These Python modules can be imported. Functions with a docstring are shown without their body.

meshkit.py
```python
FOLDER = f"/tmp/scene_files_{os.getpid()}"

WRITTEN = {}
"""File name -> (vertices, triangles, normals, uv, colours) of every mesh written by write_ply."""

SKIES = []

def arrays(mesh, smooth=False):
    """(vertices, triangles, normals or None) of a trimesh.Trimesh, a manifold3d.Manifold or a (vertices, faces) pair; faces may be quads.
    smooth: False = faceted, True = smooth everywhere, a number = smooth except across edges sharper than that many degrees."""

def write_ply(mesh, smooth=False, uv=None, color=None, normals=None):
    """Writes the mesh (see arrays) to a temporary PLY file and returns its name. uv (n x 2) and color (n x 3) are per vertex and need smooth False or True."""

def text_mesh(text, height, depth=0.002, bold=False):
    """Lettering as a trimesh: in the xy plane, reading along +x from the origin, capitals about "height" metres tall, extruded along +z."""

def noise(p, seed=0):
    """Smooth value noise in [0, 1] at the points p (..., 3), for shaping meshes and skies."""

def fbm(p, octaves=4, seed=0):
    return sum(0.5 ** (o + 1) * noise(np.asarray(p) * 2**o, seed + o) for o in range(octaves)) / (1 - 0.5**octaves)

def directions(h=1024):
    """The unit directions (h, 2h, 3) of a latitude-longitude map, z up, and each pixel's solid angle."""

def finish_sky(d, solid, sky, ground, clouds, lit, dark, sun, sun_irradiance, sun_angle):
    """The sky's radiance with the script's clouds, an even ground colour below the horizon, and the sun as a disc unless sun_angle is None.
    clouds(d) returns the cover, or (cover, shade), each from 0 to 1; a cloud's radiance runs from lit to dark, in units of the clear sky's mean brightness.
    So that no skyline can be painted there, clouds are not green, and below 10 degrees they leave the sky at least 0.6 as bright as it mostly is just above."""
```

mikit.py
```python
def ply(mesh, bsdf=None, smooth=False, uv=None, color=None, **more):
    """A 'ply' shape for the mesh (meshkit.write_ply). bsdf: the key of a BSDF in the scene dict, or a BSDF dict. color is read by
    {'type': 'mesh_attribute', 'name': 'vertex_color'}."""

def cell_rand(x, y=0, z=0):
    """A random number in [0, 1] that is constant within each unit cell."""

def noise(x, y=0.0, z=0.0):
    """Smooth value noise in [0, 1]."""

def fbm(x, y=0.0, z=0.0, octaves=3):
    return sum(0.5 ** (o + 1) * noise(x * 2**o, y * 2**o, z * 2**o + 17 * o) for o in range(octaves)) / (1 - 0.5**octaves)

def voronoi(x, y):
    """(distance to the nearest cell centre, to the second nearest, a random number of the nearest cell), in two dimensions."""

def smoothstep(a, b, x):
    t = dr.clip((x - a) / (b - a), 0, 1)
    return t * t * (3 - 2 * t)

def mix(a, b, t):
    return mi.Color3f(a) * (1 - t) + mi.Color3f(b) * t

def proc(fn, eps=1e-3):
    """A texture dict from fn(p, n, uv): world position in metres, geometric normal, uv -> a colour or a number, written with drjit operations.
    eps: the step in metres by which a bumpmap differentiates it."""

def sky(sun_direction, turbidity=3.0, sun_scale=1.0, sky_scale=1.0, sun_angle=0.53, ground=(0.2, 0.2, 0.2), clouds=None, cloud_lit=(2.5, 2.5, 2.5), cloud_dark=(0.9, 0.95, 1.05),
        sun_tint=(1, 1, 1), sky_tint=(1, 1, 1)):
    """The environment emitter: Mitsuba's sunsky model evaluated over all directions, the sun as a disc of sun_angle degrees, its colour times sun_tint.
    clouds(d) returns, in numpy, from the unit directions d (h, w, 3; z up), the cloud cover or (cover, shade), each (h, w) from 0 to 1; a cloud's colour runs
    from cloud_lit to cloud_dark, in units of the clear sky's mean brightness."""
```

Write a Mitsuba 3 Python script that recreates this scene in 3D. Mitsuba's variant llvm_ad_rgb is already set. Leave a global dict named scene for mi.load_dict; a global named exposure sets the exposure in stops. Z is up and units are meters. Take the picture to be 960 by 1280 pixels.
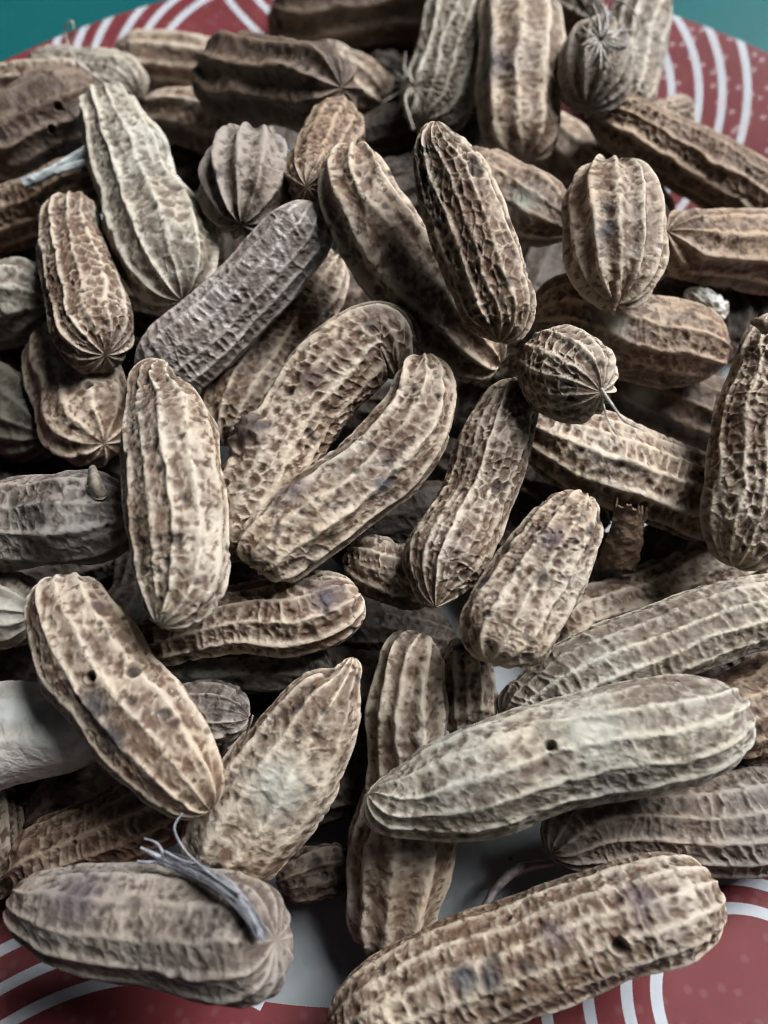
import math, random
import numpy as np, trimesh
from scipy.interpolate import CubicSpline, PchipInterpolator
import drjit as dr
import mitsuba as mi
import mikit, meshkit
from mikit import noise, fbm, smoothstep, mix

scene, labels = {}, {}
CM = 0.01
T = mi.ScalarTransform4f

# ------------------------------------------------------------------ camera, light, exposure
_p, _r = math.radians(63.0), math.radians(-5.1)
cam_o = np.array([0, 0, 13.8]) * CM
cam_f = np.array([0, math.cos(_p), -math.sin(_p)])
cam_up = np.cross([1.0, 0, 0], cam_f)
cam_up = cam_up * math.cos(_r) - np.array([1.0, 0, 0]) * math.sin(_r)
scene['camera'] = {'type': 'thinlens', 'fov': 49.52, 'fov_axis': 'x', 'aperture_radius': 0.0009, 'focus_distance': 0.113,
                   'near_clip': 0.01, 'far_clip': 10.0,
                   'to_world': T().look_at(origin=cam_o.tolist(), target=(cam_o + cam_f).tolist(), up=cam_up.tolist())}
exposure = 0.05
# a window beyond the plate, to the right, and the dim room around it
WIN_POS, WIN_AT = np.array([0.70, 0.46, 0.95]), np.array([0.0, 0.07, 0.03])
scene['window_light'] = {'type': 'rectangle', 'to_world': T().look_at(origin=WIN_POS.tolist(), target=WIN_AT.tolist(), up=[0, 0, 1]) @ T().scale([0.31, 0.34, 1]),
                         'bsdf': {'type': 'diffuse', 'reflectance': {'type': 'rgb', 'value': [0.7, 0.7, 0.7]}},
                         'emitter': {'type': 'area', 'radiance': {'type': 'rgb', 'value': [27.6, 27.8, 28.0]}}}
scene['room_light'] = {'type': 'constant', 'radiance': {'type': 'rgb', 'value': [0.013, 0.015, 0.0178]}}

# ------------------------------------------------------------------ materials
def grain(p, n, uv):
    x, y, z = p.x * 2600, p.y * 2600, p.z * 2600
    return fbm(x, y, z, 3) * 0.75 + noise(x * 0.33, y * 0.33, z * 0.33)

def shell_bsdf(rough, spec):
    return {'type': 'twosided', 'bsdf': {'type': 'bumpmap', 'arbitrary': mikit.proc(grain, eps=6e-5), 'scale': 0.00022,
            'bsdf': {'type': 'principled', 'base_color': {'type': 'mesh_attribute', 'name': 'vertex_color'}, 'roughness': rough, 'specular': spec}}}
scene['shell_matte'] = shell_bsdf(0.62, 0.35)
scene['shell_shiny'] = shell_bsdf(0.42, 0.5)
scene['fibre_pale'] = {'type': 'twosided', 'bsdf': {'type': 'principled', 'base_color': {'type': 'rgb', 'value': [.55, .53, .48]}, 'roughness': .5, 'specular': .4}}

PLATE_C = np.array([-0.45, 7.88])
# printed arcs on the rim: centre relative to the plate centre (cm), radii (cm), range of angles (degrees) in which they are printed
ARCS = [((-1.19, 9.77), (5.15, 4.70, 4.31, 3.83, 3.42, 2.99), 95, 265),
        ((4.45, 16.58), (7.87, 7.31, 6.94), 170, 250),
        ((4.04, 8.73), (5.14, 4.64, 4.17, 3.61, 3.11, 2.6), -100, 85),
        ((4.71, -9.11), (3.69, 3.19, 2.68, 2.11, 1.6, 1.22), -180, 180),
        ((-3.58, -11.62), (4.45, 3.97, 3.52), 60, 200)]

def rim_print(p, n, uv):
    x, y = p.x * 100 - float(PLATE_C[0]), p.y * 100 - float(PLATE_C[1])
    on = mi.Float(0)
    for (cx, cy), radii, a0, a1 in ARCS:
        d = dr.sqrt(dr.square(x - cx) + dr.square(y - cy))
        mid = math.radians((a0 + a1) / 2); half = math.radians((a1 - a0) / 2)
        ca = ((x - cx) * math.cos(mid) + (y - cy) * math.sin(mid)) / dr.maximum(d, 1e-6)
        inside = dr.select(ca > math.cos(min(half, math.pi)), 1.0, 0.0) if half < 3.1 else mi.Float(1)
        for r in radii:
            on = dr.maximum(on, inside * (1 - smoothstep(0.068, 0.086, dr.abs(d - r))))
    cloud = fbm(p.x * 160, p.y * 160, 3.1, 3)
    red = mix([0.108, 0.018, 0.022], [0.145, 0.028, 0.031], cloud)
    white = mix([0.37, 0.395, 0.43], [0.42, 0.44, 0.475], cloud)
    c = mix(red, white, on)
    # dust on the far right of the rim, faint scratches elsewhere
    a, b, w = mikit.voronoi(p.x * 420, p.y * 420)
    right = smoothstep(4.5, 7.5, x) * smoothstep(2.0, 6.0, y)
    speck = (1 - smoothstep(0.10, 0.34, a)) * dr.select(w > 0.5, 1.0, 0.0) * (0.12 + 0.88 * right)
    return mix(c, [0.40, 0.32, 0.33], speck * 0.62)
scene['rim_glaze'] = {'type': 'twosided', 'bsdf': {'type': 'principled', 'base_color': mikit.proc(rim_print), 'roughness': 0.34, 'specular': 0.45}}

def well_colour(p, n, uv):
    a, b, w = mikit.voronoi(p.x * 300, p.y * 300)
    speck = (1 - smoothstep(0.05, 0.12, a)) * dr.select(w > 0.95, 1.0, 0.0)
    return mix(mix([0.22, 0.245, 0.255], [0.265, 0.29, 0.30], fbm(p.x * 90, p.y * 90, 1.0, 3)), [0.06, 0.045, 0.035], speck)
scene['well_glaze'] = {'type': 'twosided', 'bsdf': {'type': 'principled', 'base_color': mikit.proc(well_colour), 'roughness': 0.3, 'specular': 0.5}}

def table_colour(p, n, uv):
    return mix([0.0025, 0.067, 0.074], [0.005, 0.087, 0.09], fbm(p.x * 60, p.y * 60, 0.5, 4))
scene['table_paint'] = {'type': 'twosided', 'bsdf': {'type': 'principled', 'base_color': mikit.proc(table_colour), 'roughness': 0.42, 'specular': 0.4}}

# ------------------------------------------------------------------ setting: table and plate
tb = trimesh.creation.box([1.3, 1.3, 0.03]); tb.apply_translation([0, 0.15, -0.0155])
scene['table_top'] = mikit.ply(tb, 'table_paint')
labels['window_light'] = {'label': 'bright window beside the table, outside the photo', 'category': 'window', 'kind': 'structure'}
labels['table_top'] = {'label': 'smooth teal table top under the red and white plate', 'category': 'table', 'kind': 'structure'}

def lathe(profile, n=240):
    pr = np.array(profile, float) * CM
    a = np.arange(n) * 2 * np.pi / n
    v = np.stack([pr[:, None, 0] * np.cos(a), pr[:, None, 0] * np.sin(a), np.repeat(pr[:, 1:], n, 1)], -1)
    i, j = np.meshgrid(np.arange(len(pr) - 1), np.arange(n), indexing='ij')
    q = np.stack([i * n + j, (i + 1) * n + j, (i + 1) * n + (j + 1) % n, i * n + (j + 1) % n], -1).reshape(-1, 4)
    m = trimesh.Trimesh(v.reshape(-1, 3), np.vstack([q[:, [0, 1, 2]], q[:, [0, 2, 3]]]), process=False)
    m.apply_translation([PLATE_C[0] * CM, PLATE_C[1] * CM, 0])
    return m
scene['plate__well'] = mikit.ply(lathe([(8.3, .02), (8.1, .25), (.01, .25), (.01, .5), (3, .5), (7.8, .5), (8.3, .505), (8.72, .53)]), 'well_glaze', smooth=40)
scene['plate__rim'] = mikit.ply(lathe([(8.72, .53), (9.1, .60), (10, .93), (11.2, 1.34), (12.3, 1.69), (12.75, 1.83), (12.87, 1.85), (12.95, 1.80), (12.93, 1.73), (12.6, 1.6), (11, 1.08), (9.4, .5), (8.9, .2), (8.75, .01), (8.5, .01), (8.3, .02)]), 'rim_glaze', smooth=40)
labels['plate'] = {'label': 'round plate with a dark red rim striped by white arcs, under the heap of peanuts', 'category': 'plate'}
labels['plate__well'] = {'label': 'plain white centre of the plate'}
labels['plate__rim'] = {'label': 'dark red rim printed with white concentric arcs'}

# ------------------------------------------------------------------ peanuts
TONES = {  # colour of the ridges, of the pits between them, of the spots
    'tan':    ((.69, .575, .45), (.160, .096, .062), (.036, .023, .017)),
    'cream':  ((.71, .605, .48), (.190, .124, .085), (.040, .026, .019)),
    'pale':   ((.66, .61, .505), (.20, .158, .122), (.08, .056, .043)),
    'warm':   ((.50, .375, .27), (.135, .080, .052), (.05, .03, .022)),
    'grey':   ((.40, .345, .295), (.13, .10, .082), (.05, .038, .032)),
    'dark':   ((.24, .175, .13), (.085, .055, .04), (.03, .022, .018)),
    'purple': ((.46, .39, .345), (.15, .105, .09), (.06, .04, .036)),
    'white':  ((1.05, 1.06, 1.0), (.86, .84, .76), (.3, .24, .17)),
    'dusty':  ((.60, .53, .48), (.25, .20, .175), (.09, .06, .055)),
    'gap_shade':   ((.13, .10, .08), (.05, .037, .029), (.025, .02, .016)),  # ordinary shell blackened, so its colour carries the shade inside the gaps
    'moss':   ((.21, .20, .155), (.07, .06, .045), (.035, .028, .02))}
STYLES = {  # ridges round the shell, ridge height (mm), spacing of the cross ribs (mm), rib height (mm), ridge wander, ridge sharpness, swell between grooves, share of the vein net, paleness between ridges
    'net':    (12, .60, 1.8, .44, .34, .13, .14, .9, .17),
    'cord':   (10, .95, 2.4, .20, .26, .16, .62, .5, .30),
    'rib':    (12, .62, 1.5, .48, .18, .13, .26, .35, .20),
    'pit':    (12, .60, 1.35, .22, .22, .13, .34, .7, .36),
    'plain':  (11, .54, 1.8, .21, .28, .12, .32, .75, .33),
    'star':   (12, 1.15, 2.2, .24, .16, .16, .6, .5, .30),
    'smooth': (9, .30, 3.0, .12, .3, .2, .3, .6, .42)}

def hash01(a, b, s):
    h = (np.asarray(a, np.int64) * 374761393 + np.asarray(b, np.int64) * 668265263 + int(s) * 2147483647) & 0xFFFFFFFF
    h = ((h ^ (h >> 13)) * 1274126177) & 0xFFFFFFFF
    return ((h ^ (h >> 16)) & 0xFFFFFF) / 16777215.0

def peanut_mesh(path, style='net', tone='tan', seed=1, nA=2.3, nB=2.3, waist=.06, tw=.5, spots=26, marks=(), fine=True, gain=1.0, beak=1.0):
    """One shell, in cm. path: points (x, y, z, width) along its axis from tip to tip."""
    rng = np.random.default_rng(seed)
    nv, nu = (224, 164) if fine else (120, 96)
    path = np.array(path, float)
    arc = np.r_[0, np.cumsum(np.linalg.norm(np.diff(path[:, :3], axis=0), axis=1))]; L = arc[-1]; arc /= L
    A, B = path[0, :3], path[-1, :3]
    rA, rB = path[0, 3] / 2, path[-1, 3] / 2
    rmax = path[:, 3].max() / 2
    ph = (np.arange(nv) + .5) / nv * np.pi
    t = .75 * (1 - np.cos(ph)) / 2 + .25 * ph / np.pi
    t = np.clip((t - t[0]) / (t[-1] - t[0]), 0, 1) * .999 + .0005
    R = PchipInterpolator(arc, path[:, 3])(t) / 2 * .958
    R = R * (1 - waist * np.exp(-((t - tw) / .13) ** 2) + .5 * waist * (np.exp(-((t - tw + .25) / .15) ** 2) + np.exp(-((t - tw - .25) / .15) ** 2)))
    cA, cB = min(rA * 1.25, .5 * L), min(rB * 1.25, .5 * L)
    uA, uB = np.clip(t * L / cA, 0, 1), np.clip((1 - t) * L / cB, 0, 1)
    R = R * (1 - (1 - uA) ** nA) ** (1 / nA) * (1 - (1 - uB) ** nB) ** (1 / nB)
    C = CubicSpline(arc, path[:, :3])(t)
    # gentle wander of the axis so that no shell is perfectly straight
    wob = rng.normal(size=(2, 3)) * .03 * beak * min(1.0, (L / 3.6) ** 2)
    C = C + wob[0] * np.sin(2 * np.pi * t)[:, None] + wob[1] * np.sin(3 * np.pi * t)[:, None]
    # the tips sit off centre
    off = rng.normal(size=(2, 3)); off *= beak * min(1.0, (L / 2.8) ** 2) / np.linalg.norm(off, axis=1, keepdims=True)
    C = C + off[0] * (.30 * rA * (1 - uA) ** 2)[:, None] + off[1] * (.30 * rB * (1 - uB) ** 2)[:, None]
    tan = np.gradient(C, t, axis=0); tan /= np.linalg.norm(tan, axis=1, keepdims=True)
    ax = (B - A) / np.linalg.norm(B - A)
    ref = np.cross(ax, [1, 0, 0] if abs(ax[0]) < .8 else [0, 0, 1])
    e1 = ref - tan * (tan @ ref)[:, None]; e1 /= np.linalg.norm(e1, axis=1, keepdims=True)
    e2 = np.cross(tan, e1)
    th = np.arange(nu) / nu * 2 * np.pi
    sm = rng.uniform(0, np.pi)
    oval = 1 + .045 * np.cos(2 * (th - sm)) + .03 * np.cos(3 * (th - rng.uniform(0, 6)))
    rr = R[:, None] * oval
    P = C[:, None] + rr[..., None] * (np.cos(th)[None, :, None] * e1[:, None] + np.sin(th)[None, :, None] * e2[:, None])
    # low lumps
    lump = meshkit.fbm(P / .75 + seed * 3.7, 2, seed) - .5
    # normals of the smooth shell
    Pu = np.roll(P, -1, 1) - np.roll(P, 1, 1); Pv = np.gradient(P, axis=0)
    Nn = np.cross(Pu, Pv); Nn /= np.linalg.norm(Nn, axis=2, keepdims=True) + 1e-12
    if np.mean(np.sum(Nn * (P - C[:, None]), 2)) < 0: Nn = -Nn
    N, hr, sp, hn, wander, sharp, swell, vw, lift = STYLES[style]
    N += int(rng.integers(-1, 2)); hr *= .086 * gain; hn *= .09 * gain; sp *= .1 * rng.uniform(.9, 1.15)
    S = (t * L)[:, None] + 0 * th[None]
    Th = th[None] + 0 * t[:, None]
    # longitudinal ridges
    cosx, sinx = np.cos(Th) * 1.6, np.sin(Th) * 1.6
    warp = (meshkit.fbm(np.stack([cosx, sinx, S / .8 + seed], -1), 3, seed + 7) - .5) * 2 * wander + (meshkit.noise(np.stack([cosx * 4, sinx * 4, S / .17 + seed], -1), seed + 8) - .5) * .07
    twist = rng.uniform(-.25, .25) * (t[:, None] - .5)
    u = ((Th + twist) / (2 * np.pi) * N + warp + rng.uniform(0, 1)) % N
    k = np.floor(u).astype(int); g = u - k
    dist = np.minimum(g, 1 - g)
    near = np.where(g < .5, k, k + 1) % N
    power = (.40 + .85 * hash01(near, 3, seed) ** .7) * (.70 + .5 * meshkit.noise(np.stack([near * 5.3, S / .55, S * 0 + seed], -1), seed + 3))
    ridge = np.exp(-(dist / (sharp * (.7 + .6 * meshkit.noise(P / .25 + seed, seed + 57)))) ** 2)
    shoulder = .5 + .5 * np.cos(2 * np.pi * dist)
    # cross ribs, each channel with its own spacing
    wrp2 = (meshkit.fbm(np.stack([cosx * 2, sinx * 2, S / .35 + 9 + seed], -1), 2, seed + 11) - .5)
    ck = .8 + .5 * hash01(k, 9, seed)
    v = S / (sp * ck) + hash01(k, 5, seed) * 7 + (g - .5) * (hash01(k, 6, seed) - .5) * 1.6 + wrp2 * .9
    j = np.floor(v).astype(int)
    dmin = np.full(v.shape, 9.0); amp = np.ones(v.shape)
    for dj in (-1, 0, 1):
        c = j + dj + .2 + .6 * hash01(k + 31, j + dj, seed)
        d = np.abs(v - c); better = d < dmin
        amp = np.where(better, .35 + .9 * hash01(k + 77, j + dj, seed), amp); dmin = np.minimum(d, dmin)
    rib = np.exp(-(dmin / .2) ** 2) * amp
    # a second, finer net
    fade = np.clip(R / ((.38 if style == 'star' else .62) * rmax), 0, 1)[:, None] ** 1.1
    fadein = np.clip(R / (.62 * rmax), 0, 1)[:, None] ** 2.5
    crest_r = ridge * power
    M = int(round(N * 1.9))                            # an irregular vein net over the channels
    a_, b_ = u / N * M, S / (sp * .95) + wrp2 * .8
    F1 = np.full(a_.shape, 9.0); F2 = F1.copy()
    ia, ib = np.floor(a_).astype(int), np.floor(b_).astype(int)
    for da in (-1, 0, 1):
        for db in (-1, 0, 1):
            qa, qb = ia + da, ib + db
            d = np.hypot(qa + .1 + .8 * hash01(qa % M, qb, seed + 41) - a_, qb + .1 + .8 * hash01(qa % M, qb, seed + 43) - b_)
            ca_ = np.where(d < F1, qa % M, ca_) if (da, db) != (-1, -1) else qa % M; cb_ = np.where(d < F1, qb, cb_) if (da, db) != (-1, -1) else qb
            F2 = np.where(d < F1, F1, np.minimum(F2, d)); F1 = np.minimum(F1, d)
    vein = np.exp(-((F2 - F1) / .15) ** 2) * (.35 + .9 * meshkit.noise(P / .22 + seed, seed + 47))
    crest_n = np.maximum(rib * (1 - .75 * vw), vein * vw) * (1 - ridge) * fadein
    pits = np.exp(-(F1 / (.20 + .16 * hash01(ca_, cb_, seed + 52))) ** 3) * np.clip(hash01(ca_, cb_, seed + 51) * 1.6 - .35, 0, 1) * (1 - ridge) * fadein
    fine1 = meshkit.fbm(P / .16 + seed, 3, seed + 5) - .5
    disp = hr * ((1 - .5 * swell) * crest_r + swell * shoulder * power - .3) * (.16 + .84 * fade) + hn * (crest_n - .25 - .7 * pits) * fadein + .11 * lump * (.5 + .5 * fade) + .034 * fine1 * (.4 + .6 * fade)
    V = P + Nn * disp[..., None]
    # colour
    c_r, c_p, c_s = (np.array(x) * .64 for x in TONES[tone])
    blot = meshkit.fbm(P / .42 + seed * 1.7 + 50, 3, seed + 13)
    big = meshkit.fbm(P / 1.3 + seed * 2.3 + 90, 2, seed + 17)
    gr = meshkit.fbm(P / .07 + seed, 2, seed + 19)
    net_on = min(1.0, hn / .031)
    speck = meshkit.fbm(P / .06 + seed, 2, seed + 53)
    lv = lift + .62 * crest_r + .55 * crest_n * net_on - .75 * pits * (.5 + .5 * net_on) + .18 * shoulder * power
    lv = lv + .80 * (blot - .5) + .6 * (big - .5) + .5 * (gr - .5) - .5 * np.clip((speck - .60) / .08, 0, 1)
    lv = np.clip((lv - .06) / .84, 0, 1)
    lv = lv * lv * (3 - 2 * lv)
    col = c_p + (c_r - c_p) * lv[..., None]
    hue = (meshkit.fbm(P / .9 + seed * 5.1, 2, seed + 23) - .5)
    col = col * (1 + np.stack([.16 * hue, .0 * hue, -.18 * hue], -1))
    Vf, colf, df, Nf = V.reshape(-1, 3), col.reshape(-1, 3), np.zeros(nv * nu), Nn.reshape(-1, 3)
    nz = meshkit.fbm(Vf / .09 + seed, 2, seed + 29)
    for q in range(int(spots * 5)):
        i0, j0 = rng.integers(int(nv * .08), int(nv * .92)), rng.integers(nu)
        rad = rng.uniform(.026, .06) if rng.uniform() < .88 else rng.uniform(.065, .11)
        d = np.linalg.norm(P.reshape(-1, 3) - P[i0, j0], axis=1) / (rad * (.55 + .9 * nz))
        m = np.exp(-d ** 5) * rng.uniform(.4, .95)
        colf = colf + (c_s * rng.uniform(.8, 1.35) - colf) * m[:, None]
        df = df - .024 * np.exp(-d ** 2)
    for kind, x, rad in marks:
        x = P.reshape(-1, 3)[np.argmin(np.linalg.norm(P.reshape(-1, 3) - np.array(x), axis=1))]
        d0 = np.linalg.norm(P.reshape(-1, 3) - x, axis=1)
        d = d0 / (rad * (.6 + .8 * nz))
        if kind == 'hole':
            m = np.exp(-(d0 / rad / (.85 + .3 * nz)) ** 6); df = df - max(.12, rad * 1.3) * m + .02 * np.exp(-(d - 1.3) ** 2 * 9)
            colf = colf + (np.array([.022, .017, .015]) - colf) * m[:, None]
        elif kind == 'scab':
            m = np.exp(-d ** 4); df = df + m * .05 * (nz - .35); colf = colf + (np.array([.075, .045, .038]) * (.5 + nz[:, None]) - colf) * m[:, None]
        elif kind == 'clod':
            m = np.exp(-d ** 4); df = df + m * (.11 + .16 * (nz - .4)); colf = colf + (np.array([.045, .03, .027]) * (.4 + 1.2 * nz[:, None]) - colf) * m[:, None]
        elif kind == 'crumbs':
            g_ = np.clip(meshkit.noise(P.reshape(-1, 3) / .045 + seed, 3) - .55, 0, 1) * np.exp(-d ** 2); df = df + .16 * g_
            colf = colf * (1 - np.clip(2.2 * g_, 0, .75))[:, None]
        elif kind == 'black':
            m = np.exp(-d ** 3); colf = colf + (np.array([.035, .032, .036]) - colf) * (m * .92)[:, None]
        elif kind == 'violet':
            m = np.exp(-d ** 2) * .75; colf = colf + (np.array([.075, .056, .07]) - colf) * m[:, None]
        elif kind == 'slate':
            m = np.exp(-d ** 4) * .85; colf = colf + (np.array([.045, .048, .058]) - colf) * m[:, None]
        elif kind == 'bleach':
            m = np.exp(-d ** 2) * .8; colf = colf + (np.array([.40, .40, .35]) - colf) * m[:, None]
    Vf = Vf + Nf * df[:, None]
    # close the two tips
    tips = np.stack([Vf[:nu].mean(0), Vf[-nu:].mean(0)])
    Vf = np.vstack([Vf, tips]); colf = np.vstack([colf, [colf[:nu].mean(0)], [colf[-nu:].mean(0)]])
    i, jj = np.meshgrid(np.arange(nv - 1), np.arange(nu), indexing='ij')
    a, b, c, d = i * nu + jj, i * nu + (jj + 1) % nu, (i + 1) * nu + (jj + 1) % nu, (i + 1) * nu + jj
    F = np.concatenate([np.stack([a, b, c], -1).reshape(-1, 3), np.stack([a, c, d], -1).reshape(-1, 3)])
    r = np.arange(nu); n0 = nv * nu
    F = np.vstack([F, np.stack([r * 0 + n0, (r + 1) % nu, r], 1), np.stack([r * 0 + n0 + 1, (nv - 1) * nu + r, (nv - 1) * nu + (r + 1) % nu], 1)])
    m = trimesh.Trimesh(Vf * CM, F, process=False)
    if m.volume < 0: F = F[:, ::-1]; m = trimesh.Trimesh(Vf * CM, F, process=False)
    return m, np.clip(colf, .008, .9)

def tube(points, radii, sides=8, seed=0, rough=0.0):
    p = np.asarray(points, float)
    if len(p) > 2:                                    # Catmull-Rom through the points
        q = np.vstack([2 * p[0] - p[1], p, 2 * p[-1] - p[-2]]); out = []
        for i in range(1, len(q) - 2):
            for s in np.linspace(0, 1, 9)[:-1]:
                out.append(.5 * (2 * q[i] + (q[i + 1] - q[i - 1]) * s + (2 * q[i - 1] - 5 * q[i] + 4 * q[i + 1] - q[i + 2]) * s * s + (3 * q[i] - q[i - 1] - 3 * q[i + 1] + q[i + 2]) * s ** 3))
        out.append(p[-1]); pp = np.array(out)
    else:
        pp = p[0] + (p[1] - p[0]) * np.linspace(0, 1, 7)[:, None]
    r = np.interp(np.linspace(0, 1, len(pp)), np.linspace(0, 1, len(radii)), radii)
    t = np.gradient(pp, axis=0); t /= np.linalg.norm(t, axis=1, keepdims=True)
    a = np.cross(t, [.31, .2, .93]); a /= np.linalg.norm(a, axis=1, keepdims=True)
    b = np.cross(t, a); th = np.arange(sides) / sides * 2 * np.pi
    rng = np.random.default_rng(seed + 5)
    rad = r[:, None] * (1 + rough * rng.normal(size=sides)[None] + .6 * rough * rng.normal(size=(len(pp), sides)))
    v = pp[:, None] + rad[..., None] * (np.cos(th)[None, :, None] * a[:, None] + np.sin(th)[None, :, None] * b[:, None])
    n = len(pp); i, j = np.meshgrid(np.arange(n - 1), np.arange(sides), indexing='ij')
    q = np.stack([i * sides + j, i * sides + (j + 1) % sides, (i + 1) * sides + (j + 1) % sides, (i + 1) * sides + j], -1).reshape(-1, 4)
    f = np.vstack([q[:, [0, 1, 2]], q[:, [0, 2, 3]]]); r_ = np.arange(sides)
    v = np.vstack([v.reshape(-1, 3), pp[:1], pp[-1:]])
    f = np.vstack([f, np.stack([r_ * 0 + n * sides, (r_ + 1) % sides, r_], 1), np.stack([r_ * 0 + n * sides + 1, (n - 1) * sides + r_, (n - 1) * sides + (r_ + 1) % sides], 1)])
    return trimesh.Trimesh(v * CM, f, process=False)

GROUP = 'peanuts heaped on the plate'
keys = {}
def add_peanut(name, path, label, shiny=False, group=GROUP, **kw):
    n = len(keys); key = 'peanut' if n == 0 else f'peanut_{n:03d}'
    keys[name] = key
    m, col = peanut_mesh(path, seed=n * 7 + 11, **kw)
    th = np.zeros((len(m.vertices), 2))
    scene[key] = mikit.ply(m, 'shell_shiny' if shiny else 'shell_matte', smooth=True, color=col)
    labels[key] = {'label': label, 'category': 'peanut', 'group': group}

GAP, GAPS = 'peanut darkened by painted gap shade, lying deep beneath the top layer of the heap', 'peanuts deep in the shadowed gaps of the heap'  # gap shade is put into these shells through their darker tones
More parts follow.
